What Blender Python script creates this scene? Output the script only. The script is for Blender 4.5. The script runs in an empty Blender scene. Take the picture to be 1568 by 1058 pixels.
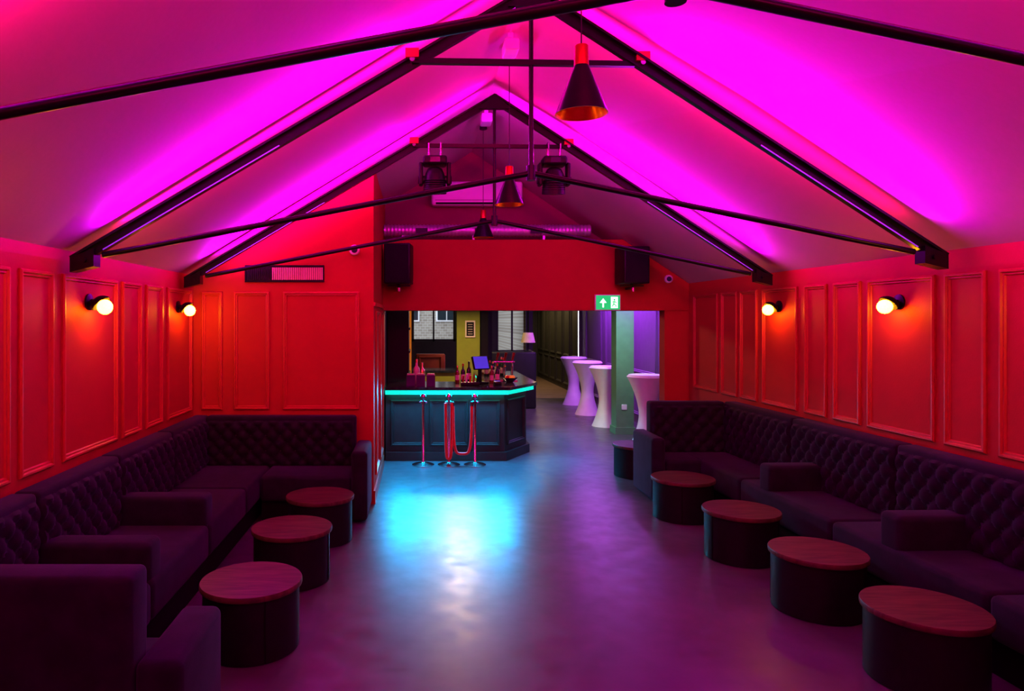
import bpy, bmesh, math, random
from mathutils import Vector, Matrix
random.seed(4)
sc = bpy.context.scene
sc.view_settings.view_transform = 'Standard'
sc.view_settings.look = 'None'
sc.view_settings.exposure = 0.0
sc.view_settings.gamma = 0.86
PI = math.pi

# ------------------------------------------------------------------ materials
def mat(name, col, rough=0.5, metal=0.0, emi=None, estr=0.0, var=0.12, scale=8.0,
        bump=0.0, bscale=60.0, sheen=0.0, sheen_tint=(1, 1, 1), coat=0.0, spec=0.5, trans=0.0):
    m = bpy.data.materials.new(name)
    m.use_nodes = True
    nt = m.node_tree
    b = nt.nodes['Principled BSDF']
    tc = nt.nodes.new('ShaderNodeTexCoord')
    n = nt.nodes.new('ShaderNodeTexNoise')
    n.inputs['Scale'].default_value = scale
    n.inputs['Detail'].default_value = 4
    nt.links.new(tc.outputs['Object'], n.inputs['Vector'])
    r = nt.nodes.new('ShaderNodeValToRGB')
    r.color_ramp.elements[0].position = 0.3
    r.color_ramp.elements[1].position = 0.7
    r.color_ramp.elements[0].color = tuple(c * (1 - var) for c in col) + (1,)
    r.color_ramp.elements[1].color = tuple(min(1, c * (1 + var)) for c in col) + (1,)
    nt.links.new(n.outputs['Fac'], r.inputs['Fac'])
    nt.links.new(r.outputs['Color'], b.inputs['Base Color'])
    b.inputs['Roughness'].default_value = rough
    b.inputs['Metallic'].default_value = metal
    b.inputs['Specular IOR Level'].default_value = spec
    b.inputs['Coat Weight'].default_value = coat
    b.inputs['Transmission Weight'].default_value = trans
    if sheen:
        b.inputs['Sheen Weight'].default_value = sheen
        b.inputs['Sheen Tint'].default_value = tuple(sheen_tint) + (1,)
        b.inputs['Sheen Roughness'].default_value = 0.4
    if emi:
        b.inputs['Emission Color'].default_value = tuple(emi) + (1,)
        b.inputs['Emission Strength'].default_value = estr
    if bump:
        n2 = nt.nodes.new('ShaderNodeTexNoise')
        n2.inputs['Scale'].default_value = bscale
        n2.inputs['Detail'].default_value = 3
        nt.links.new(tc.outputs['Object'], n2.inputs['Vector'])
        bp = nt.nodes.new('ShaderNodeBump')
        bp.inputs['Strength'].default_value = bump
        bp.inputs['Distance'].default_value = 0.01
        nt.links.new(n2.outputs['Fac'], bp.inputs['Height'])
        nt.links.new(bp.outputs['Normal'], b.inputs['Normal'])
    return m

def wood(name, c1, c2, rough=0.4, scale=3.0):
    m = bpy.data.materials.new(name); m.use_nodes = True
    nt = m.node_tree; b = nt.nodes['Principled BSDF']
    tc = nt.nodes.new('ShaderNodeTexCoord')
    mp = nt.nodes.new('ShaderNodeMapping'); mp.inputs['Scale'].default_value = (1, 9, 1)
    n = nt.nodes.new('ShaderNodeTexNoise'); n.inputs['Scale'].default_value = scale
    n.inputs['Detail'].default_value = 8; n.inputs['Distortion'].default_value = 0.6
    r = nt.nodes.new('ShaderNodeValToRGB')
    r.color_ramp.elements[0].position = 0.35; r.color_ramp.elements[1].position = 0.68
    r.color_ramp.elements[0].color = c1 + (1,); r.color_ramp.elements[1].color = c2 + (1,)
    nt.links.new(tc.outputs['Object'], mp.inputs['Vector']); nt.links.new(mp.outputs['Vector'], n.inputs['Vector'])
    nt.links.new(n.outputs['Fac'], r.inputs['Fac']); nt.links.new(r.outputs['Color'], b.inputs['Base Color'])
    b.inputs['Roughness'].default_value = rough
    b.inputs['Specular IOR Level'].default_value = 0.3
    return m

def floor_mat():
    m = bpy.data.materials.new('vinyl_floor'); m.use_nodes = True
    nt = m.node_tree; b = nt.nodes['Principled BSDF']
    tc = nt.nodes.new('ShaderNodeTexCoord')
    n = nt.nodes.new('ShaderNodeTexNoise'); n.inputs['Scale'].default_value = 1.6; n.inputs['Detail'].default_value = 6
    n.inputs['Roughness'].default_value = 0.6
    n3 = nt.nodes.new('ShaderNodeTexNoise'); n3.inputs['Scale'].default_value = 7; n3.inputs['Detail'].default_value = 3
    for k in (n, n3): nt.links.new(tc.outputs['Object'], k.inputs['Vector'])
    r = nt.nodes.new('ShaderNodeValToRGB')
    r.color_ramp.elements[0].position = 0.3; r.color_ramp.elements[1].position = 0.7
    r.color_ramp.elements[0].color = (0.078, 0.07, 0.08, 1); r.color_ramp.elements[1].color = (0.115, 0.105, 0.12, 1)
    nt.links.new(n.outputs['Fac'], r.inputs['Fac']); nt.links.new(r.outputs['Color'], b.inputs['Base Color'])
    mr = nt.nodes.new('ShaderNodeMapRange')
    mr.inputs['From Min'].default_value = 0.3; mr.inputs['From Max'].default_value = 0.7
    mr.inputs['To Min'].default_value = 0.29; mr.inputs['To Max'].default_value = 0.40
    nt.links.new(n3.outputs['Fac'], mr.inputs['Value']); nt.links.new(mr.outputs['Result'], b.inputs['Roughness'])
    bp = nt.nodes.new('ShaderNodeBump'); bp.inputs['Strength'].default_value = 0.09; bp.inputs['Distance'].default_value = 0.006
    nt.links.new(n3.outputs['Fac'], bp.inputs['Height']); nt.links.new(bp.outputs['Normal'], b.inputs['Normal'])
    b.inputs['Specular IOR Level'].default_value = 0.42
    return m

def brick_mat():
    m = bpy.data.materials.new('brick_facade'); m.use_nodes = True
    nt = m.node_tree; b = nt.nodes['Principled BSDF']
    tc = nt.nodes.new('ShaderNodeTexCoord')
    mp = nt.nodes.new('ShaderNodeMapping'); mp.inputs['Rotation'].default_value = (PI/2, 0, 0)
    br = nt.nodes.new('ShaderNodeTexBrick'); br.inputs['Scale'].default_value = 3.0
    br.inputs['Color1'].default_value = (0.28, 0.24, 0.2, 1); br.inputs['Color2'].default_value = (0.38, 0.34, 0.29, 1)
    br.inputs['Mortar'].default_value = (0.5, 0.48, 0.45, 1)
    nt.links.new(tc.outputs['Object'], mp.inputs['Vector']); nt.links.new(mp.outputs['Vector'], br.inputs['Vector'])
    nt.links.new(br.outputs['Color'], b.inputs['Base Color']); b.inputs['Roughness'].default_value = 0.9
    return m

RED = mat('red_wall_paint', (0.42, 0.04, 0.027), 0.6, var=0.05, scale=2, bump=0.1, bscale=90, spec=0.13)
REDT = mat('red_trim_gloss', (0.47, 0.044, 0.03), 0.36, var=0.05, scale=3, spec=0.4)
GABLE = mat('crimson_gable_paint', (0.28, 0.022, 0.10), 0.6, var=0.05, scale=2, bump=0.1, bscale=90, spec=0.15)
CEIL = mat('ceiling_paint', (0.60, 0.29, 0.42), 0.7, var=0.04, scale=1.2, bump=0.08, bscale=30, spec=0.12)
FLOOR = floor_mat()
STEEL = mat('black_gloss_steel', (0.006, 0.005, 0.007), 0.3, var=0.2, scale=20, spec=0.4)
BLACK = mat('black_plastic', (0.008, 0.008, 0.009), 0.45, var=0.2, scale=20, spec=0.35)
BLACKM = mat('black_matte', (0.005, 0.005, 0.006), 0.8, var=0.2, scale=20, spec=0.2)
VELVET = mat('purple_velvet', (0.020, 0.0125, 0.025), 0.85, var=0.25, scale=9, sheen=0.17, sheen_tint=(0.55, 0.42, 0.75), bump=0.15, bscale=200, spec=0.2)
VELVETB = mat('velvet_button', (0.018, 0.01, 0.022), 0.5, sheen=0.1)
TABTOP = wood('table_wood', (0.065, 0.04, 0.022), (0.13, 0.08, 0.045), 0.45, 4)
WOODF = wood('oak_floor', (0.25, 0.17, 0.10), (0.42, 0.3, 0.19), 0.5, 2)
WOODR = wood('red_wood', (0.2, 0.03, 0.02), (0.35, 0.07, 0.04), 0.4)
COPPER = mat('copper_red', (0.5, 0.05, 0.02), 0.35, 0.6)
GOLD = mat('gold_inside', (0.9, 0.45, 0.1), 0.3, 1.0)
GOLDV = mat('vent_slat_gold', (0.75, 0.55, 0.34), 0.5, 0.0)
CHROME = mat('chrome', (0.65, 0.65, 0.67), 0.14, 1.0, var=0.02)
GALV = mat('galvanised_duct', (0.55, 0.55, 0.6), 0.4, 0.6, var=0.15, scale=6)
WHITE = mat('white_plastic', (0.8, 0.8, 0.82), 0.4, var=0.03)
CLOTH = mat('white_spandex', (0.88, 0.88, 0.88), 0.6, var=0.04)
GLOBE = mat('opal_globe', (1, 0.8, 0.5), 0.4, emi=(1.0, 0.40, 0.01), estr=82)
BARP = mat('dark_bar_paint', (0.025, 0.027, 0.027), 0.45, var=0.15, spec=0.35)
STONE = mat('bar_top_stone', (0.03, 0.03, 0.035), 0.15, var=0.5, scale=30)
TEAL = mat('teal_led', (0, 0.8, 0.75), 0.5, emi=(0.0, 0.85, 0.62), estr=1.1)
VLED = mat('violet_led', (0.6, 0.3, 1), 0.5, emi=(0.5, 0.25, 1.0), estr=2.0)
MLED = mat('led_tape', (0.3, 0.1, 0.6), 0.5, emi=(0.3, 0.06, 1.0), estr=0.5)
WLED = mat('white_led', (1, 1, 1), 0.5, emi=(0.8, 0.75, 1.0), estr=6.0)
ROPE = mat('red_velvet_rope', (0.7, 0.006, 0.015), 0.6, sheen=0.6, sheen_tint=(1, 0.2, 0.2))
GREENP = mat('green_wall_paint', (0.30, 0.37, 0.03), 0.6, var=0.06)
GREENC = mat('green_column_paint', (0.14, 0.32, 0.17), 0.6, var=0.06)
OLIVE = mat('olive_panel_paint', (0.07, 0.07, 0.045), 0.5, var=0.1)
LILAC = mat('pale_panel_paint', (0.20, 0.09, 0.24), 0.5, var=0.06)
DARK = mat('dark_wall_paint', (0.025, 0.022, 0.022), 0.6, var=0.15)
ORANGE = mat('orange_lamplit_glow', (0.6, 0.2, 0.03), 0.5, emi=(1, 0.3, 0.03), estr=0.4)  # warm lamplight put into the colour and emission; the frame is no lamp
EXITG = mat('exit_green', (0, 0.5, 0.15), 0.4, emi=(0.0, 0.6, 0.17), estr=1.0)
EXITW = mat('exit_white', (1, 1, 1), 0.4, emi=(0.9, 1, 0.95), estr=1.6)
BRICK = brick_mat()
GLASSD = mat('dark_glass', (0.03, 0.04, 0.05), 0.05, spec=0.8)
GLASSB = mat('green_bottle_glass', (0.02, 0.07, 0.02), 0.08, spec=0.9)
GLASSA = mat('amber_bottle_glass', (0.25, 0.08, 0.01), 0.08, spec=0.9)
LABEL = mat('cream_label', (0.8, 0.72, 0.5), 0.6)
SCREEN = mat('blue_screen', (0.05, 0.03, 0.4), 0.3, emi=(0.15, 0.08, 0.9), estr=0.6)
PURB = mat('purple_card', (0.09, 0.02, 0.13), 0.5)
FOIL = mat('gold_foil', (0.8, 0.55, 0.2), 0.3, 0.9)
LENS = mat('lens_glass', (0.05, 0.03, 0.1), 0.05, spec=1.0)
GRILLE = mat('speaker_grille', (0.012, 0.012, 0.013), 0.6, bump=0.6, bscale=300, spec=0.3)
CONC = mat('pavement', (0.3, 0.3, 0.3), 0.9)

# ------------------------------------------------------------------ mesh builder
class MB:
    def __init__(s, name):
        s.name = name; s.bm = bmesh.new(); s.mats = []
    def mi(s, m):
        if m not in s.mats: s.mats.append(m)
        return s.mats.index(m)
    def add(s, verts, faces, m, smooth=False, M=None):
        i = s.mi(m)
        vs = [s.bm.verts.new(M @ Vector(v) if M else Vector(v)) for v in verts]
        for f in faces:
            try:
                fc = s.bm.faces.new([vs[k] for k in f]); fc.material_index = i; fc.smooth = smooth
            except ValueError: pass
    def box(s, x0, x1, y0, y1, z0, z1, m, M=None):
        v = [(x0,y0,z0),(x1,y0,z0),(x1,y1,z0),(x0,y1,z0),(x0,y0,z1),(x1,y0,z1),(x1,y1,z1),(x0,y1,z1)]
        f = [(0,3,2,1),(4,5,6,7),(0,1,5,4),(1,2,6,5),(2,3,7,6),(3,0,4,7)]
        s.add(v, f, m, False, M)
    def rbox(s, x0, x1, y0, y1, z0, z1, m, r=0.03, seg=3, M=None):
        t = bmesh.new()
        bmesh.ops.create_cube(t, size=1.0)
        for v in t.verts:
            v.co = Vector(((x0+x1)/2 + v.co.x*(x1-x0), (y0+y1)/2 + v.co.y*(y1-y0), (z0+z1)/2 + v.co.z*(z1-z0)))
        bmesh.ops.bevel(t, geom=list(t.edges), offset=r, segments=seg, profile=0.5, affect='EDGES')
        t.verts.index_update()
        s.add([tuple(v.co) for v in t.verts], [[v.index for v in f.verts] for f in t.faces], m, True, M)
        t.free()
    def prism_xz(s, poly, y0, y1, m):
        n = len(poly)
        v = [(p[0], y0, p[1]) for p in poly] + [(p[0], y1, p[1]) for p in poly]
        f = [tuple(range(n)), tuple(range(2*n-1, n-1, -1))]
        f += [(i, n+i, n+(i+1) % n, (i+1) % n) for i in range(n)]
        s.add(v, f, m)
    def prism_xy(s, poly, z0, z1, m, M=None):
        n = len(poly)
        v = [(p[0], p[1], z0) for p in poly] + [(p[0], p[1], z1) for p in poly]
        f = [tuple(range(n-1, -1, -1)), tuple(range(n, 2*n))]
        f += [(i, (i+1) % n, n+(i+1) % n, n+i) for i in range(n)]
        s.add(v, f, m, False, M)
    def lathe(s, prof, m, M=None, seg=32, smooth=True, close=True):
        v = []; f = []
        n = len(prof)
        for (r, z) in prof:
            for k in range(seg):
                a = 2*PI*k/seg
                v.append((r*math.cos(a), r*math.sin(a), z))
        for i in range(n-1):
            for k in range(seg):
                k2 = (k+1) % seg
                f.append((i*seg+k, i*seg+k2, (i+1)*seg+k2, (i+1)*seg+k))
        if close:
            f.append(tuple(range(seg-1, -1, -1)))
            f.append(tuple((n-1)*seg+k for k in range(seg)))
        s.add(v, f, m, smooth, M)
    def cyl(s, c, r, h, m, seg=32, r2=None, M=None):
        if r2 is None: r2 = r
        T = Matrix.Translation(c)
        if M: T = M @ T
        s.lathe([(r, 0), (r2, h)], m, T, seg)
    def tube(s, p, q, r, m, seg=10, r2=None):
        p = Vector(p); q = Vector(q); d = q-p
        R = d.to_track_quat('Z', 'Y').to_matrix().to_4x4()
        s.lathe([(r, 0), (r if r2 is None else r2, d.length)], m, Matrix.Translation(p) @ R, seg)
    def beam(s, p, q, wy, h, m):
        p = Vector(p); q = Vector(q); d = (q-p); L = d.length; d.normalize()
        yv = Vector((0, 1, 0)); yv = (yv - d*yv.dot(d)).normalized(); z = d.cross(yv)
        R = Matrix((d, yv, z)).transposed().to_4x4()
        s.box(0, L, -wy/2, wy/2, -h/2, h/2, m, Matrix.Translation(p) @ R)
    def path(s, pts, r, m, seg=8):
        pts = [Vector(p) for p in pts]; v = []; f = []
        n = len(pts); up = Vector((0.13, 0.97, 0.2))
        for i, p in enumerate(pts):
            d = (pts[min(i+1, n-1)] - pts[max(i-1, 0)]).normalized()
            a = d.cross(up).normalized(); b = d.cross(a)
            for k in range(seg):
                t = 2*PI*k/seg
                v.append(tuple(p + a*r*math.cos(t) + b*r*math.sin(t)))
        for i in range(n-1):
            for k in range(seg):
                k2 = (k+1) % seg
                f.append((i*seg+k, i*seg+k2, (i+1)*seg+k2, (i+1)*seg+k))
        f.append(tuple(range(seg))); f.append(tuple((n-1)*seg+k for k in range(seg)))
        s.add(v, f, m, True)
    def sphere(s, c, r, m, seg=20, a0=-PI/2, a1=PI/2, M=None):
        n = 12
        prof = [(max(1e-4, r*math.cos(a0+(a1-a0)*i/n)), r*math.sin(a0+(a1-a0)*i/n)) for i in range(n+1)]
        T = Matrix.Translation(c)
        if M: T = T @ M
        s.lathe(prof, m, T, seg)
    def frame(s, o, u, v, n, u0, u1, v0, v1, m, w=0.045, d=0.022):
        o, u, v, n = Vector(o), Vector(u), Vector(v), Vector(n)
        prof = [(0, 0), (0, d*0.6), (w*0.2, d), (w*0.45, d), (w*0.6, d*0.45), (w*0.85, d*0.5), (w, 0)]
        vs = []; fs = []
        for (a, h) in prof:
            for (uu, vv) in ((u0+a, v0+a), (u1-a, v0+a), (u1-a, v1-a), (u0+a, v1-a)):
                vs.append(tuple(o + u*uu + v*vv + n*h))
        for i in range(len(prof)-1):
            for k in range(4):
                k2 = (k+1) % 4
                fs.append((i*4+k, i*4+k2, (i+1)*4+k2, (i+1)*4+k))
        s.add(vs, fs, m)
    def done(s):
        bmesh.ops.recalc_face_normals(s.bm, faces=list(s.bm.faces))
        me = bpy.data.meshes.new(s.name); s.bm.to_mesh(me); s.bm.free()
        for m in s.mats: me.materials.append(m)
        xs = [v.co for v in me.vertices]
        c = Vector(((min(p.x for p in xs)+max(p.x for p in xs))/2, (min(p.y for p in xs)+max(p.y for p in xs))/2, min(p.z for p in xs)))
        me.transform(Matrix.Translation(-c))
        try: me.set_sharp_from_angle(angle=math.radians(42))
        except Exception: pass
        ob = bpy.data.objects.new(s.name, me); ob.location = c
        sc.collection.objects.link(ob)
        return ob

def fr(x, y, o):   # frame matrix: local x dir, local y dir, origin
    x = Vector(x).normalized(); y = Vector(y).normalized(); z = x.cross(y)
    return Matrix.Translation(Vector(o)) @ Matrix((x, y, z)).transposed().to_4x4()

# ------------------------------------------------------------------ room numbers
XL = -2.38
def XR(y): return 3.92 - 0.03*y
ZE_L, ZE_R, RX, RZ = 2.42, 2.44, 0.77, 4.36
YB, YO, YG, YF = 7.33, 9.30, 9.90, -1.6
def zc(x, y=9.3):
    if x <= RX: return ZE_L + (x-XL)*(RZ-ZE_L)/(RX-XL)
    return RZ - (x-RX)*(RZ-ZE_R)/(XR(y)-RX)

# floor
b = MB('floor'); b.box(-2.6, 4.4, YF-0.1, 17.3, -0.1, 0, FLOOR); b.done()
b = MB('floor_corridor'); b.box(2.6, 4.4, 17.3, 24.2, -0.1, 0, WOODF); b.done()
# walls
b = MB('wall_left'); b.box(XL-0.15, XL, YF, YB+0.12, 0, ZE_L+0.02, RED); b.done()
b = MB('wall_right')
b.prism_xy([(XR(YF), YF), (XR(YF)+0.15, YF), (XR(YO)+0.15, YO), (XR(YO), YO)], 0, ZE_R+0.02, RED); b.done()
b = MB('wall_front')
b.prism_xz([(XL-0.15, 0), (4.2, 0), (4.2, ZE_R), (RX, RZ), (XL-0.15, ZE_L)], YF-0.12, YF, RED); b.done()
b = MB('wall_back_left')
b.prism_xz([(XL, 0), (-0.47, 0), (-0.47, zc(-0.47)), (XL, ZE_L)], YB, YB+0.12, RED); b.done()
b = MB('wall_return')
b.prism_xz([(-0.59, 0), (-0.47, 0), (-0.47, zc(-0.47)), (-0.59, zc(-0.59))], YB+0.12, YG, RED); b.done()
b = MB('wall_bulkhead')
b.prism_xz([(-0.47, 2.08), (XR(YO), 2.08), (XR(YO), ZE_R), (2.75, zc(2.75)), (2.75, 3.03), (-0.47, 3.03)], YO, YG, RED)
b.box(-0.44, 2.3, YG+0.0, YG+0.02, 2.085, 2.11, VLED); b.done()
b = MB('wall_gable')
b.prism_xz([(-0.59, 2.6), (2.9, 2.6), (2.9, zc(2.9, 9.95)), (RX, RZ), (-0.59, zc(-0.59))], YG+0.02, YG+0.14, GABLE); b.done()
b = MB('wall_opening_right'); b.box(3.32, 4.3, YO+0.02, YO+0.22, 0, 2.08, RED); b.done()
# ceiling (two slopes)
b = MB('ceiling')
for sgn in (0, 1):
    if sgn == 0:
        v = [(XL-0.15, YF-0.12, ZE_L-0.09), (RX, YF-0.12, RZ), (RX, YG+0.14, RZ), (XL-0.15, YG+0.14, ZE_L-0.09)]
    else:
        k = (RZ-ZE_R)/(XR(YF)-RX); k2 = (RZ-ZE_R)/(XR(YG)-RX)
        v = [(RX, YF-0.12, RZ), (XR(YF)+0.15, YF-0.12, ZE_R-0.15*k), (XR(YG)+0.15, YG+0.14, ZE_R-0.15*k2), (RX, YG+0.14, RZ)]
    w = [(p[0], p[1], p[2]+0.12) for p in v]
    b.add(v+w, [(3, 2, 1, 0), (4, 5, 6, 7), (0, 1, 5, 4), (1, 2, 6, 5), (2, 3, 7, 6), (3, 0, 4, 7)], CEIL)
b.done()

# panel mouldings
b = MB('trim_1')   # left wall
for (a, c) in [(2.35, 2.72), (2.8, 3.55), (3.65, 4.02), (4.12, 4.5), (4.62, 5.46), (5.55, 5.93), (6.04, 6.42), (6.55, 7.25), (0.4, 0.9), (1.0, 1.7), (1.85, 2.25)]:
    b.frame((XL, 0, 0), (0, 1, 0), (0, 0, 1), (1, 0, 0), a, c, 1.0, 2.26, REDT)
b.done()
b = MB('trim_2')   # back left wall
for (a, c) in [(-2.29, -2.07), (-1.95, -1.57), (-1.43, -0.62)]:
    b.frame((0, YB, 0), (1, 0, 0), (0, 0, 1), (0, -1, 0), a, c, 1.0, 2.25, REDT)
b.done()
rv = Vector((-0.03, 1, 0)).normalized(); rn = Vector((-1, -0.03, 0)).normalized()
b = MB('trim_3')   # right wall
for (a, c) in [(8.45, 9.14), (7.97, 8.36), (7.53, 7.9), (6.77, 7.42), (6.31, 6.65), (5.85, 6.21), (5.04, 5.76), (4.6, 4.95), (4.14, 4.5), (3.35, 4.04), (2.9, 3.25), (2.45, 2.8), (1.7, 2.35), (0.8, 1.5)]:
    b.frame((XR(0), 0, 0), rv, (0, 0, 1), rn, a, c, 1.06, 2.28, REDT)
b.done()
b = MB('trim_4')   # return wall
for (a, c) in [(7.6, 8.3), (8.45, 9.1)]:
    b.frame((-0.47, 0, 0), (0, 1, 0), (0, 0, 1), (1, 0, 0), a, c, 0.25, 2.05, REDT)
b.box(-0.47, -0.45, YB, 9.2, 2.1, 2.14, REDT); b.done()
b = MB('baseboard_left'); b.box(XL, XL+0.02, YF, 2.6, 0, 0.14, REDT); b.done()
b = MB('baseboard_return'); b.box(-0.47, -0.452, YB, 9.28, 0, 0.14, REDT); b.done()

# ------------------------------------------------------------------ roof trusses
def truss(y):
    b = MB('roof_truss'); dy = 0.10
    L = Vector((-2.33, y, 2.37)); A = Vector((RX, y+0.03, 4.21)); R = Vector((3.70-0.02*y+0.02, y+dy, 2.40))
    for P, Q in ((L, A), (A, R)):
        b.beam(P, Q, 0.10, 0.016, STEEL)
        b.beam(P-Vector((0, 0, .035)), Q-Vector((0, 0, .035)), 0.03, 0.055, STEEL)
        b.beam(P-Vector((0, 0, .068)), Q-Vector((0, 0, .068)), 0.045, 0.014, STEEL)
    N = Vector((RX, y+0.03, 2.95))
    tl = L + Vector((0.2, 0, 0.02)); tr = R + Vector((-0.2, 0, 0.02))
    b.tube(tl, N, 0.02, STEEL); b.tube(N, tr, 0.02, STEEL)
    b.tube(N-Vector((0, 0, .04)), A, 0.016, STEEL)
    b.cyl(N-Vector((0, 0, 0.05)), 0.032, 0.1, STEEL, 16)
    zt = 3.73
    xl = L.x + (zt-L.z)/(A.z-L.z)*(A.x-L.x); xr = R.x + (zt-R.z)/(A.z-R.z)*(A.x-R.x)
    b.beam((xl, y, zt-.03), (xr, y+0.06, zt-.03), 0.04, 0.035, STEEL)
    for x, yy in ((xl, y), (xr, y+.06)):
        b.box(x-0.045, x+0.045, yy-0.055, yy+0.055, zt-0.02, zt+0.04, REDT)
        b.tube((x, yy-0.05, zt-0.03), (x, yy+0.05, zt-0.03), 0.018, CHROME)
    for P, d in ((L, 1), (R, -1)):
        b.prism_xz([(P.x, P.z-0.1), (P.x+d*0.16, P.z-0.06), (P.x+d*0.16, P.z+0.06), (P.x, P.z)], P.y-0.05, P.y+0.05, STEEL)
        b.tube((P.x+d*.1, P.y-0.07, P.z-0.02), (P.x+d*.1, P.y+0.07, P.z-0.02), 0.015, STEEL)
    b.prism_xz([(RX-0.16, 4.07), (RX+0.16, 4.07), (RX+0.03, 4.2), (RX-0.03, 4.2)], y-0.01, y+0.05, STEEL)
    for P, Q in ((L, L.lerp(A, 0.45)), (R, R.lerp(A, 0.45))):
        off = Vector((0, -0.02, -0.07))
        b.beam(P.lerp(Q, 0.15)+off, Q+off, 0.012, 0.008, MLED)
    b.done()
    return L, A, R
def area(name, loc, xdir, face, sx, sy, col, w, spread=180):
    l = bpy.data.lights.new(name, 'AREA'); l.shape = 'RECTANGLE'; l.size = sx; l.size_y = sy; l.color = col; l.energy = w
    l.spread = math.radians(spread)
    o = bpy.data.objects.new(name, l)
    z = -Vector(face).normalized(); x = Vector(xdir).normalized(); x = (x - z*x.dot(z)).normalized(); y = z.cross(x)
    o.matrix_world = Matrix.Translation(Vector(loc)) @ Matrix((x, y, z)).transposed().to_4x4()
    sc.collection.objects.link(o); return o

MAG = (1.0, 0.0, 0.55); VIO = (0.45, 0.0, 1.0); PNK = (1.0, 0.0, 0.22)
for y in (-0.5, 2.04, 4.68, 6.94):
    L, A, R = truss(y)
    for P, Q in ((L, A), (R, A)):
        mid = P.lerp(Q, 0.54); d = (Q-P).normalized()
        up = Vector((-d.z, 0, d.x)) if d.x > 0 else Vector((d.z, 0, -d.x))
        if up.z < 0: up = -up
        s = (Q-P).length*0.86
        area('led_strip_light', mid+Vector((0, -0.055, 0))+up*0.012, d, up*0.42+Vector((0, -1, 0)), s, 0.015, MAG, 36)
        lo = P.lerp(Q, 0.41)
        area('led_strip_light', lo+Vector((0, -0.055, 0))+up*0.022, d, up*0.42+Vector((0, -1, 0)), s*0.74, 0.015, VIO, 44)
        last = y > 6
        area('led_strip_light', mid+Vector((0, 0.055, 0))+up*0.015, d, up*0.42+Vector((0, 1, 0)), s, 0.015, (0.66, 0, 0.78) if last else PNK, 32 if last else 38)

for yy in (5.65, 7.7):
    b = MB('ridge_emergency_light'); b.rbox(RX-0.06, RX+0.06, yy, yy+0.22, 4.16, 4.26, WHITE, 0.015)
    b.box(RX-0.02, RX+0.02, yy+0.09, yy+0.13, 4.25, 4.335, WHITE); b.done()

# ------------------------------------------------------------------ pendant lamps
for (x, y) in ((0.80, 3.39), (0.80, 6.06), (0.80, 8.48)):
    b = MB('cone_pendant_lamp'); z = 2.96
    T = Matrix.Translation((x, y, z))
    b.lathe([(0.128, 0), (0.036, 0.235), (0.034, 0.235), (0.03, 0.242)], STEEL, T, 40, close=False)
    b.lathe([(0.128, 0), (0.124, 0.0), (0.033, 0.232), (0.001, 0.234)], GOLD, T, 40, close=False)
    b.lathe([(0.036, 0.235), (0.034, 0.33), (0.03, 0.335), (0.004, 0.335)], COPPER, T, 24, close=False)
    b.tube((x, y, z+0.33), (x, y, zc(x)-0.02), 0.0035, BLACK, 6)
    b.cyl((x, y, zc(x)-0.055), 0.045, 0.04, BLACK, 20)
    b.sphere((x, y, z+0.13), 0.03, LABEL, 14)
    b.done()

# ------------------------------------------------------------------ wall sconces
def sconce(o, n):
    o = Vector(o); n = Vector(n).normalized()
    b = MB('wall_sconce')
    R = n.to_track_quat('Z', 'Y').to_matrix().to_4x4()
    o2 = o + Vector((0, 0, 0.03))
    b.lathe([(0.06, 0.0), (0.06, 0.012), (0.02, 0.02), (0.02, 0.05)], BLACK, Matrix.Translation(o2) @ R, 28)
    ax = (-n*0.66 + Vector((0, 0, 0.75))).normalized()
    c = o + n*0.105
    H = ax.to_track_quat('Z', 'Y').to_matrix().to_4x4()
    n_ = 12; pr = []
    for i in range(n_+1):
        a = 0.3 + (PI/2-0.3)*i/n_; pr.append((0.078*math.cos(a)+1e-4, 0.078*math.sin(a)))
    for i in range(n_, -1, -1):
        a = 0.3 + (PI/2-0.3)*i/n_; pr.append((0.073*math.cos(a)+1e-4, 0.073*math.sin(a)))
    b.lathe(pr, BLACK, Matrix.Translation(c) @ H, 28, close=False)
    b.sphere(c + n*0.014-Vector((0, 0, 0.006)), 0.054, GLOBE, 24)
    b.done()
for y in (3.15, 5.0, 6.86): sconce((XL, y, 2.05), (1, 0, 0))
for y in (3.7, 5.4, 7.1): sconce((XR(y), y, 2.06), rn)

# ------------------------------------------------------------------ tufted sofas
def tuft(b, M, x0, x1, z0, z1, y, amp=0.05, dx=0.155, dz=0.175):
    cols = max(2, round((x1-x0)/dx)); rows = max(2, round((z1-z0)/dz)); cw = (x1-x0)/cols; ch = (z1-z0)/rows
    nx = cols*8; nz = rows*9; v = []; f = []
    for j in range(nz+1):
        for i in range(nx+1):
            u = (x1-x0)*i/nx; w = (z1-z0)*j/nz; p = u/cw; q = w/ch
            s = (abs(math.sin(PI*(p+q))) * abs(math.sin(PI*(p-q))))**0.45
            e = min(1.0, min(u, x1-x0-u, w, z1-z0-w)/0.03)
            v.append((x0+u, y - amp*(0.1+0.9*s)*math.sqrt(max(0, e)) , z0+w))
    for j in range(nz):
        for i in range(nx):
            a = j*(nx+1)+i; f.append((a, a+1, a+nx+2, a+nx+1))
    b.add(v, f, VELVET, True, M)
    for j in range(1, 2*rows):
        for i in range(1, 2*cols):
            if (i+j) % 2 == 0:
                b.lathe([(0.013, 0), (0.012, 0.006), (0.004, 0.011)], VELVETB,
                        M @ Matrix.Translation((x0+cw*i/2, y-0.004, z0+ch*j/2)) @ Matrix.Rotation(PI/2, 4, 'X'), 8)

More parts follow.
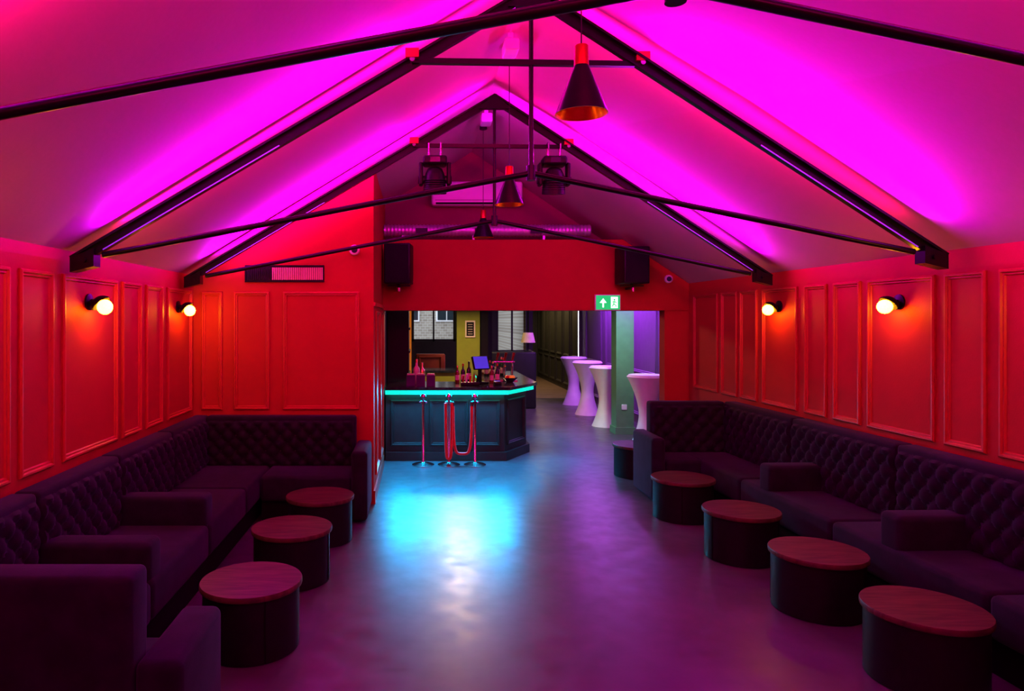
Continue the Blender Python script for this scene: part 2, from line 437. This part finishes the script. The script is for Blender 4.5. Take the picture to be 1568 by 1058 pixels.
def section(b, M, sx0, sx1, bx0, bx1, D, HB, nmod, tback=0.17):
    b.box(sx0+0.01, sx1-0.01, 0.05, D-0.02, 0.0, 0.26, BLACKM, M)
    w = (sx1-sx0)/nmod
    for k in range(nmod):
        b.rbox(sx0+k*w+0.004, sx0+(k+1)*w-0.004, 0, D-tback+0.03, 0.2, 0.45, VELVET, 0.04, 4, M)
    wb = (bx1-bx0)/nmod
    for k in range(nmod):
        a, c = bx0+k*wb, bx0+(k+1)*wb
        b.rbox(a+0.003, c-0.003, D-tback, D-0.01, 0.05, HB, VELVET, 0.03, 3, M)
        tuft(b, M, a+0.015, c-0.015, 0.44, HB-0.04, D-tback+0.006)
def arm(b, M, x0, x1, y0, y1, z1, z0=0.02):
    b.rbox(x0, x1, y0, y1, z0, z1, VELVET, 0.04, 4, M)

b = MB('tufted_corner_sofa')     # left side
HBL = 0.955
ML = fr((0, 1, 0), (-1, 0, 0), (-1.53, 0, 0))
section(b, ML, 2.9, 7.28, 2.9, 7.28, 0.83, HBL, 4)
for yy in (4.0, 5.05): arm(b, ML, yy, yy+0.2, 0.02, 0.72, 0.655, 0.40)
MBk = fr((1, 0, 0), (0, 1, 0), (0, 6.64, 0))
section(b, MBk, -1.52, -0.64, -2.2, -0.64, 0.67, HBL, 1)
arm(b, MBk, -0.64, -0.485, -0.02, 0.66, 0.69)
MN = fr((-1, 0, 0), (0, -1, 0), (0, 3.3, 0))
section(b, MN, 1.12, 2.2, 1.12, 2.34, 0.6, 0.94, 1, 0.19)
arm(b, MN, 0.93, 1.12, 0.0, 0.58, 0.60)
b.done()

b = MB('tufted_corner_sofa')     # right side
HBR = 1.02
MR = fr(-rv, -rn, Vector((XR(8.05), 8.05, 0)) + rn*0.68)
section(b, MR, 0.1, 5.6, 0.1, 5.6, 0.67, HBR, 4)
for s in (1.78, 3.34): arm(b, MR, s, s+0.2, 0.02, 0.6, 0.67, 0.40)
MRB = fr((1, 0, 0), (0, 1, 0), (0, 7.38, 0))
section(b, MRB, 2.64, 3.06, 2.64, 3.5, 0.66, HBR, 1)
arm(b, MRB, 2.49, 2.64, -0.02, 0.66, 0.69)
b.done()

# ------------------------------------------------------------------ drum tables
def drum(x, y, rot=0):
    b = MB('drum_table'); T = Matrix.Translation((x, y, 0)) @ Matrix.Rotation(rot, 4, 'Z')
    b.lathe([(0.27, 0), (0.283, 0.004), (0.283, 0.355), (0.288, 0.36)], BLACK, T, 56)
    b.lathe([(0.288, 0.36), (0.3, 0.364), (0.302, 0.372), (0.302, 0.388), (0.298, 0.395), (0.0005, 0.396)], TABTOP, T, 64, close=False)
    b.box(-0.004, 0.004, -0.287, -0.28, 0.01, 0.355, BLACKM, T)
    b.done()
for i, (x, y) in enumerate([(-1.0, 4.16), (-0.95, 5.22), (-0.87, 6.16), (2.75, 3.76), (2.70, 4.68), (2.66, 5.70), (2.62, 6.85), (2.75, 8.68)]):
    drum(x, y, 0.9*i+0.5)

# ------------------------------------------------------------------ fixtures on the back
b = MB('air_vent_grille')
b.box(-1.82, -1.0, YB-0.012, YB, 2.36, 2.52, BLACK)
b.frame((0, YB-0.01, 0), (1, 0, 0), (0, 0, 1), (0, -1, 0), -1.83, -0.99, 2.35, 2.53, BLACK, 0.02, 0.012)
for i in range(40):
    x = -1.8 + i*0.02; b.box(x, x+0.013, YB-0.022, YB-0.01, 2.375, 2.505, GOLDV if i > 12 else BLACK)
b.done()
def cctv(name, x, y, z):
    b = MB(name)
    R = Matrix.Rotation(PI/2, 4, 'X')
    b.lathe([(0.055, 0), (0.055, 0.03), (0.045, 0.04)], WHITE, Matrix.Translation((x, y, z)) @ R, 24)
    b.sphere((x, y-0.035, z), 0.034, LENS, 20); b.done()
cctv('dome_security_camera', -0.67, YB, 2.69); cctv('corner_dome_camera', 3.36, YO-0.002, 2.50)

def speaker(x, z0, z1, tilt):
    b = MB('wall_loudspeaker'); w = 0.17
    M = Matrix.Translation((x, YO-0.24, 0)) @ Matrix.Rotation(tilt, 4, 'Z')
    b.rbox(-w, w, -0.17, 0.17, z0, z1, BLACK, 0.015, 2, M)
    b.box(-w+0.02, w-0.02, -0.18, -0.168, z0+0.02, z1-0.02, GRILLE, M)
    b.box(x-0.03, x+0.03, YO-0.12, YO, (z0+z1)/2-0.05, (z0+z1)/2+0.05, BLACK)
    b.box(-w+0.02, w-0.02, -0.03, 0.03, z0-0.03, z0-0.015, BLACK, M)
    b.tube((x, YO-0.24, z0-0.07), (x, YO-0.24, z0+0.01), 0.02, BLACK)
    b.tube((x, YO-0.24, z0-0.05), (x, YO, z0-0.05), 0.018, BLACK)
    b.cyl((x, YO-0.3, z0-0.1), 0.03, 0.05, CHROME, 12)
    b.done()
speaker(-0.25, 2.42, 2.94, -0.12); speaker(2.80, 2.42, 2.90, 0.1)

b = MB('spiral_air_duct')
pr = []
n = 230
for i in range(n+1):
    pr.append((0.078 + (0.006 if i % 4 < 2 else 0), 2.8*i/n))
b.lathe(pr, GALV, Matrix.Translation((-0.46, 9.42, 3.165)) @ Matrix.Rotation(PI/2, 4, 'Y'), 24, smooth=False)
for x in (-0.2, 0.75, 1.7): b.box(x-0.015, x+0.015, 9.34, 9.5, 3.032, 3.09, GALV)
for x in (0.05, 0.85, 1.6): b.box(x-0.08, x+0.08, 9.325, 9.345, 3.12, 3.19, BLACK)
b.done()

b = MB('air_conditioner_unit')
b.rbox(0.19, 1.47, YG-0.2, YG+0.02, 3.56, 3.9, WHITE, 0.04, 4)
b.box(0.25, 1.41, YG-0.205, YG-0.1, 3.575, 3.6, BLACKM)
b.box(0.24, 1.42, YG-0.204, YG-0.198, 3.63, 3.635, BLACKM); b.done()

# exit sign
b = MB('exit_sign')
x0, x1, z0, z1, y = 2.38, 2.70, 2.09, 2.28, YO-0.045
b.rbox(x0-0.012, x1+0.012, y, YO, z0-0.012, z1+0.012, WHITE, 0.008, 2)
b.box(x0, x1, y-0.003, y+0.002, z0, z1, EXITG)
b.box(x0+0.20, x0+0.29, y-0.006, y-0.002, z0+0.02, z1-0.02, EXITW)
ya = y-0.006; yb = y-0.002
b.prism_xz([(x0+0.05, z0+0.09), (x0+0.085, z0+0.09), (x0+0.085, z0+0.03), (x0+0.105, z0+0.03), (x0+0.105, z0+0.09), (x0+0.14, z0+0.09), (x0+0.095, z0+0.15)], ya, yb, EXITW)
yg = y-0.010
cx, cz = x0+0.245, z0+0.13
b.lathe([(0.012, 0), (0.012, 0.004)], EXITG, Matrix.Translation((cx, y-0.006, cz)) @ Matrix.Rotation(PI/2, 4, 'X'), 14)
for (p, q) in [((cx, cz-0.015), (cx-0.012, cz-0.055)), ((cx-0.012, cz-0.055), (cx+0.018, cz-0.07)), ((cx+0.018, cz-0.07), (cx+0.018, cz-0.095)),
               ((cx-0.012, cz-0.055), (cx-0.03, cz-0.09)), ((cx, cz-0.02), (cx+0.028, cz-0.04)), ((cx, cz-0.02), (cx-0.028, cz-0.03))]:
    b.beam((p[0], yg+0.003, p[1]), (q[0], yg+0.003, q[1]), 0.004, 0.013, EXITG)
b.done()

# moving heads hung on second truss collar
def moving_head(x, y):
    b = MB('moving_head_stage_light'); zt = 3.70
    for dx in (-0.06, 0.06):
        b.tube((x+dx, y, zt-0.12), (x+dx, y, zt-0.02), 0.012, CHROME)
        b.path([(x+dx, y-0.035+0.0, zt-0.03), (x+dx, y-0.035, zt+0.02), (x+dx, y, zt+0.035), (x+dx, y+0.035, zt+0.02), (x+dx, y+0.03, zt-0.02)], 0.01, CHROME)
    b.rbox(x-0.12, x+0.12, y-0.1, y+0.1, zt-0.2, zt-0.11, BLACK, 0.025, 3)
    b.box(x-0.05, x+0.05, y-0.104, y-0.098, zt-0.18, zt-0.13, LENS)
    for sx in (-1, 1):
        b.rbox(x+sx*0.14-0.02, x+sx*0.14+0.02, y-0.055, y+0.055, zt-0.40, zt-0.17, BLACK, 0.015, 3)
        b.tube((x+sx*0.1, y, zt-0.34), (x+sx*0.168, y, zt-0.34), 0.04, BLACK, 16)
    M = Matrix.Translation((x, y, zt-0.35)) @ Matrix.Rotation(math.radians(190), 4, 'X')
    b.lathe([(0.03, -0.14), (0.07, -0.12), (0.095, -0.07), (0.105, 0.0), (0.115, 0.09), (0.118, 0.13), (0.1, 0.135), (0.09, 0.12), (0.001, 0.125)], BLACK, M, 28)
    b.lathe([(0.09, 0.128), (0.04, 0.138), (0.001, 0.14)], LENS, M, 28, close=False)
    for k in range(5): b.lathe([(0.108, -0.01+k*0.022), (0.117, -0.004+k*0.022), (0.108, 0.002+k*0.022)], BLACKM, M, 28, close=False)
    b.done()
moving_head(0.17, 6.96); moving_head(1.37, 6.98)

# ------------------------------------------------------------------ bar counter
b = MB('bar_counter')
out = [(-0.45, 9.62), (1.20, 9.62), (1.60, 10.25), (1.60, 12.4), (1.05, 12.4), (1.05, 10.3), (-0.45, 10.25)]
b.prism_xy(out, 0.0, 0.93, BARP)
pl = [(-0.45, 9.57), (1.225, 9.57), (1.65, 10.24), (1.65, 12.42), (1.05, 12.42), (1.05, 10.3), (-0.45, 10.25)]
b.prism_xy(pl, 0.0, 0.12, BARP)
tp = [(-0.45, 9.45), (1.26, 9.45), (1.76, 10.22), (1.76, 12.5), (1.0, 12.5), (1.0, 10.35), (-0.45, 10.35)]
b.prism_xy(tp, 0.99, 1.03, STONE)
t2 = [(-0.45, 9.51), (1.24, 9.51), (1.71, 10.24), (1.71, 12.45), (1.03, 12.45), (1.03, 10.32), (-0.45, 10.3)]
b.prism_xy(t2, 0.925, 0.99, TEAL)
for (a, c) in [(-0.38, 0.10), (0.16, 0.70), (0.76, 1.14)]:
    b.frame((0, 9.62, 0), (1, 0, 0), (0, 0, 1), (0, -1, 0), a, c, 0.2, 0.84, BARP, 0.05, 0.025)
dv = Vector((0.4, 0.63, 0)).normalized(); dn = Vector((0.63, -0.4, 0)).normalized()
b.frame((1.2, 9.62, 0), dv, (0, 0, 1), dn, 0.08, 0.67, 0.2, 0.84, BARP, 0.05, 0.025)
for (a, c) in [(10.4, 11.0), (11.1, 11.7)]:
    b.frame((1.6, 0, 0), (0, 1, 0), (0, 0, 1), (1, 0, 0), a, c, 0.2, 0.84, BARP, 0.05, 0.025)
b.done()
TC = (0.0, 0.48, 1.0)
area('bar_led_light', (0.45, 9.475, 0.965), (1, 0, 0), (0, -1.3, -1), 1.75, 0.02, TC, 54, 125)
area('bar_led_light', (0.4, 9.49, 0.915), (1, 0, 0), (0, -0.3, -1), 1.7, 0.02, TC, 30, 130)
area('bar_led_light', (0.4, 9.56, 0.915), (1, 0, 0), (0, 0.5, -1), 1.6, 0.02, (0, 0.9, 0.75), 1.6)
area('bar_led_light', (1.55, 9.83, 0.915), dv, dn*0.8-Vector((0, 0, 1)), 0.7, 0.02, TC, 20, 120)
area('bar_led_light', (1.74, 11.3, 0.915), (0, 1, 0), (0.7, 0, -1), 2.0, 0.02, TC, 13, 95)

# stanchions and rope
def stanchion(x, y):
    b = MB('rope_stanchion'); T = Matrix.Translation((x, y, 0))
    b.lathe([(0.15, 0), (0.15, 0.012), (0.12, 0.025), (0.03, 0.04), (0.022, 0.05), (0.022, 0.82), (0.034, 0.825), (0.034, 0.86),
             (0.02, 0.865), (0.02, 0.88), (0.038, 0.9), (0.042, 0.925), (0.03, 0.95), (0.005, 0.96)], CHROME, T, 32)
    b.tube((x-0.05, y, 0.845), (x+0.05, y, 0.845), 0.012, CHROME)
    b.done()
sy = 9.3
for x in (0.07, 0.415, 0.765): stanchion(x, sy)
b = MB('velvet_rope')
def swag(xa, xb, za, zb, dip, yy):
    pts = []
    for i in range(25):
        t = i/24; x = xa+(xb-xa)*(0.5-0.5*math.cos(PI*t))*1.0
        z = za+(zb-za)*t - dip*(1-(2*t-1)**4)
        pts.append((x, yy, z))
    b.path(pts, 0.021, ROPE)
swag(0.47, 0.72, 0.84, 0.84, 0.68, sy-0.04)
swag(0.37, 0.45, 0.84, 0.84, 0.74, sy-0.06)
for x in (0.47, 0.72): b.tube((x, sy-0.04, 0.80), (x, sy-0.04, 0.855), 0.024, CHROME)
b.done()

# ------------------------------------------------------------------ back rooms
b = MB('ceiling_back_room'); b.box(-0.6, 4.3, YG+0.02, 17.2, 2.6, 2.7, DARK) ; b.done()
b = MB('ceiling_corridor'); b.box(2.7, 4.3, 17.2, 24.2, 2.6, 2.7, DARK); b.done()
b = MB('wall_bar_left'); b.box(-0.62, -0.47, YG, 17.2, 0, 2.6, DARK); b.done()
b = MB('wall_corridor_end'); b.box(2.7, 4.3, 24.0, 24.15, 0, 2.6, OLIVE); b.done()
b = MB('wall_corridor_left'); b.box(2.72, 2.82, 17.2, 24.0, 0, 2.6, DARK); b.box(2.62, 2.72, 17.2, 23.0, -0.1, 5.0, BRICK); b.done()
b = MB('wall_back_room_right')
b.box(4.15, 4.3, YO+0.22, 17.6, 0, 2.6, LILAC); b.box(4.15, 4.3, 17.6, 24.0, 0, 2.6, OLIVE)
b.box(4.08, 4.15, 17.55, 17.75, 0, 2.6, OLIVE); b.box(4.07, 4.08, 17.56, 17.6, 0.1, 2.5, WLED); b.done()
b = MB('trim_5')
y = 10.2
while y < 16.5:
    b.frame((4.15, 0, 0), (0, 1, 0), (0, 0, 1), (-1, 0, 0), y, y+1.45, 0.95, 2.25, LILAC, 0.07, 0.03)
    b.frame((4.15, 0, 0), (0, 1, 0), (0, 0, 1), (-1, 0, 0), y, y+1.45, 0.15, 0.85, LILAC, 0.07, 0.03); y += 1.8
y = 17.9
while y < 23.3:
    b.frame((4.15, 0, 0), (0, 1, 0), (0, 0, 1), (-1, 0, 0), y, y+0.8, 0.95, 2.35, OLIVE, 0.06, 0.03)
    b.frame((4.15, 0, 0), (0, 1, 0), (0, 0, 1), (-1, 0, 0), y, y+0.8, 0.15, 0.85, OLIVE, 0.06, 0.03); y += 1.0
b.done()
b = MB('green_column'); b.box(3.38, 3.68, 11.8, 12.1, 0, 2.6, GREENC)
b.box(3.36, 3.70, 11.78, 12.12, 0, 0.12, GREENC); b.rbox(3.47, 3.56, 11.79, 11.81, 0.42, 0.51, WHITE, 0.004, 1); b.done()

b = MB('wall_bar_far')
yf = 17.0
for (x0, x1, z0, z1) in [(-0.47, -0.16, 0, 2.6), (-0.16, 0.93, 0, 1.42), (-0.16, 0.93, 2.45, 2.6), (0.93, 1.92, 0, 2.6), (1.92, 2.72, 0, 1.15), (1.92, 2.72, 2.45, 2.6), (2.72, 2.82, 0, 2.6)]:
    b.box(x0, x1, yf, yf+0.2, z0, z1, DARK)
b.done()
def window(name, x0, x1, z0, z1):
    b = MB(name); y = yf+0.06
    for (a, c, d, e) in [(x0, x1, z0, z0+0.06), (x0, x1, z1-0.06, z1), (x0, x0+0.06, z0, z1), (x1-0.06, x1, z0, z1), ((x0+x1)/2-0.02, (x0+x1)/2+0.02, z0, z1)]:
        b.box(a, c, y, y+0.06, d, e, DARK)
    b.done()
window('window_1', -0.16, 0.93, 1.42, 2.45); window('window_2', 1.92, 2.72, 1.15, 2.45)
b = MB('door_frame_lamplit'); b.box(-0.24, -0.16, 16.93, 17.0, 0, 2.5, ORANGE); b.done()  # lamplight on this frame comes from its glowing material
b = MB('brick_building'); b.box(-9, 2.65, 23.0, 23.3, -0.1, 8, BRICK)
for x in (-3.5, -1.9, -0.3, 0.95, 2.0):
    for z in (1.9, 4.2):
        b.box(x-0.35, x+0.35, 22.95, 23.02, z, z+1.0, WHITE); b.box(x-0.3, x-0.02, 22.93, 22.96, z+0.05, z+0.95, GLASSD); b.box(x+0.02, x+0.3, 22.93, 22.96, z+0.05, z+0.95, GLASSD)
b.done()
b = MB('ground_outside'); b.box(-9, 2.7, 17.3, 23.3, -0.2, -0.1, CONC); b.done()

b = MB('green_pillar_wall'); b.box(0.74, 1.18, 13.2, 13.6, 0, 2.6, GREENP); b.done()
b = MB('picture_frame')
b.box(0.9, 1.09, 13.18, 13.2, 1.62, 1.94, LABEL); b.box(0.925, 1.065, 13.175, 13.182, 1.65, 1.91, BLACK)
for i in range(5): b.box(0.95, 1.04, 13.172, 13.176, 1.68+i*0.045, 1.69+i*0.045, LABEL)
b.done()
b = MB('dark_pillar'); b.box(1.2, 1.34, 13.2, 13.7, 0, 2.6, BLACK); b.box(1.18, 1.52, 14.2, 14.5, 0, 2.6, DARK); b.done()
b = MB('back_bar_cabinet'); b.box(-0.46, -0.14, 10.5, 11.3, 0, 2.55, BLACK)
for z in (1.1, 1.45, 1.8, 2.15): b.box(-0.14, -0.12, 10.52, 11.28, z, z+0.03, BARP)
b.done()
b = MB('back_counter')
b.box(-0.1, 0.72, 13.2, 13.8, 0, 0.95, GREENP); b.box(-0.12, 0.74, 13.15, 13.85, 0.95, 0.99, STONE); b.done()
b = MB('booth_seat'); b.rbox(-0.05, 0.6, 15.2, 15.5, 0, 1.2, WOODR, 0.03); b.frame((0, 15.2, 0), (1, 0, 0), (0, 0, 1), (0, -1, 0), 0.02, 0.52, 0.7, 1.15, WOODR); b.done()
b = MB('booth_seat'); b.rbox(1.6, 2.6, 15.2, 15.6, 0, 1.25, BARP, 0.04); b.rbox(1.6, 2.6, 15.6, 16.1, 0, 0.45, BARP, 0.04); b.done()
b = MB('table_lamp')
b.lathe([(0.09, 0), (0.09, 0.02), (0.015, 0.04), (0.015, 0.22)], BLACK, Matrix.Translation((2.45, 15.4, 1.25)), 20)
b.lathe([(0.16, 0.2), (0.11, 0.42)], LABEL, Matrix.Translation((2.45, 15.4, 1.25)), 24, close=False); b.done()

# cocktail tables
def cocktail(x, y):
    b = MB('cocktail_table_with_cover'); T = Matrix.Translation((x, y, 0))
    pr = []
    for i in range(25):
        t = i/24; z = 0.0 + 1.07*t
        r = 0.125 + 0.155*abs(2*t-0.9)**1.7
        pr.append((r, z))
    pr += [(0.285, 1.09), (0.28, 1.1), (0.001, 1.102)]
    b.lathe(pr, CLOTH, T, 36, close=False); b.done()
for p in [(3.56, 10.75), (3.46, 12.75), (3.50, 14.3), (3.60, 16.0)]: cocktail(*p)

# ------------------------------------------------------------------ bar clutter
zt = 1.03
def bottle(name, x, y, h, r, g, cap=FOIL):
    b = MB(name); T = Matrix.Translation((x, y, zt))
    b.lathe([(r*0.9, 0), (r, 0.01), (r, h*0.55), (r*0.85, h*0.64), (r*0.36, h*0.74), (r*0.32, h*0.9)], g, T, 20)
    b.lathe([(r*0.38, h*0.86), (r*0.4, h*0.98), (r*0.3, h)], cap, T, 16)
    b.lathe([(r*1.02, h*0.15), (r*1.02, h*0.45)], LABEL, T, 20, close=False); b.done()
bottle('champagne_bottle', -0.02, 9.95, 0.36, 0.05, LABEL)
bottle('champagne_bottle', 0.06, 10.15, 0.3, 0.045, FOIL)
random.seed(9)
for i in range(9):
    bottle('liquor_bottle', 1.12+0.09*(i % 4)+random.uniform(-.02, .02), 11.35+0.16*(i//4), random.uniform(0.24, 0.33), 0.036, random.choice([GLASSB, GLASSA, GLASSD]), random.choice([BLACK, FOIL, COPPER]))
for i, x in enumerate((0.58, 0.66, 0.75, 1.08, 1.17)):
    bottle('liquor_bottle', x, 10.2-0.05*(i % 2), 0.25+0.03*(i % 3), 0.033, [GLASSA, GLASSD, GLASSB][i % 3], [FOIL, COPPER, BLACK][i % 3])
for x in (-0.10, 0.04, 0.18):
    b = MB('menu_holder'); b.prism_xy([(x-0.06, 9.66), (x+0.06, 9.66), (x+0.06, 9.76), (x-0.06, 9.76)], zt, zt+0.15, PURB)
    b.box(x-0.05, x+0.05, 9.68, 9.74, zt+0.15, zt+0.17, LABEL); b.done()
b = MB('point_of_sale_terminal')
M = Matrix.Translation((0.90, 10.0, zt)) @ Matrix.Rotation(0.5, 4, 'Z')
b.rbox(-0.09, 0.09, -0.09, 0.09, 0, 0.03, BLACK, 0.01, 2, M)
b.box(-0.02, 0.02, -0.01, 0.03, 0.02, 0.25, BLACK, M)
M2 = M @ Matrix.Translation((0, 0, 0.3)) @ Matrix.Rotation(-0.35, 4, 'X')
b.rbox(-0.13, 0.13, -0.02, 0.02, -0.10, 0.10, BLACK, 0.01, 2, M2); b.box(-0.118, 0.118, -0.024, -0.019, -0.09, 0.09, SCREEN, M2)
b.done()
b = MB('beer_tap')
for x in (1.2, 1.32, 1.44):
    b.tube((x, 10.6, zt), (x, 10.6, zt+0.28), 0.018, CHROME); b.tube((x, 10.6, zt+0.25), (x, 10.48, zt+0.22), 0.012, CHROME)
    b.tube((x, 10.6, zt+0.28), (x+0.03, 10.58, zt+0.42), 0.014, WOODR, r2=0.022)
b.tube((1.16, 10.6, zt+0.28), (1.48, 10.6, zt+0.28), 0.022, CHROME)
b.box(1.14, 1.5, 10.42, 10.66, zt, zt+0.015, CHROME); b.done()
b = MB('straw_caddy'); b.rbox(0.60, 0.86, 9.66, 9.8, zt, zt+0.05, BLACK, 0.01, 2)
for i in range(5): b.tube((0.63+i*0.05, 9.73, zt+0.04), (0.64+i*0.05, 9.72, zt+0.14+0.02*(i % 2)), 0.014, [COPPER, WHITE, ROPE, FOIL, BLACK][i])
b.done()
b = MB('card_reader'); b.rbox(1.08, 1.18, 9.75, 9.93, zt, zt+0.05, BLACK, 0.012, 2); b.box(1.09, 1.17, 9.83, 9.91, zt+0.05, zt+0.053, SCREEN); b.done()
b = MB('fruit_bowl'); b.lathe([(0.05, 0), (0.06, 0.01), (0.12, 0.07), (0.115, 0.07), (0.05, 0.015), (0.001, 0.015)], CHROME, Matrix.Translation((1.36, 10.25, zt)), 24, close=False)
for i in range(5): b.sphere((1.36+0.045*math.cos(i*1.26), 10.25+0.045*math.sin(i*1.26), zt+0.07), 0.033, [ORANGE, ROPE][i % 2], 12)
b.done()

# ------------------------------------------------------------------ lights
area('bar_downlight', (0.72, 12.0, 2.55), (1, 0, 0), (0, -0.35, -1), 0.35, 0.35, (1.0, 0.66, 0.42), 74)
area('bar_downlight', (1.3, 14.6, 2.55), (1, 0, 0), (0, 0, -1), 0.3, 0.3, (1.0, 0.7, 0.35), 26)
area('purple_room_light', (3.6, 13.2, 2.56), (0, 1, 0), (0, 0, -1), 4.5, 0.15, (0.54, 0.13, 1.0), 150)
area('column_fill', (3.3, 10.9, 2.56), (1, 0, 0), (0.1, 0.6, -1), 0.2, 0.2, (0.5, 1.0, 0.7), 8, 90)  # added greenish fill without a fixture, brightens the green column
area('corridor_light', (3.4, 20.5, 2.56), (0, 1, 0), (0, 0, -1), 4.5, 0.15, (1.0, 0.7, 0.4), 40)

w = bpy.data.worlds.new('daylight'); sc.world = w; w.use_nodes = True
w.node_tree.nodes['Background'].inputs['Color'].default_value = (0.8, 0.88, 1.0, 1)
w.node_tree.nodes['Background'].inputs['Strength'].default_value = 2.6

# ------------------------------------------------------------------ camera
cam = bpy.data.cameras.new('camera'); co = bpy.data.objects.new('camera', cam); sc.collection.objects.link(co)
co.location = (0, 0, 1.95); co.rotation_euler = (PI/2, 0, 0)
cam.sensor_width = 36; cam.lens = 36*1060/1568; cam.shift_x = 144/1568; cam.shift_y = -39/1568
cam.clip_start = 0.05
sc.camera = co
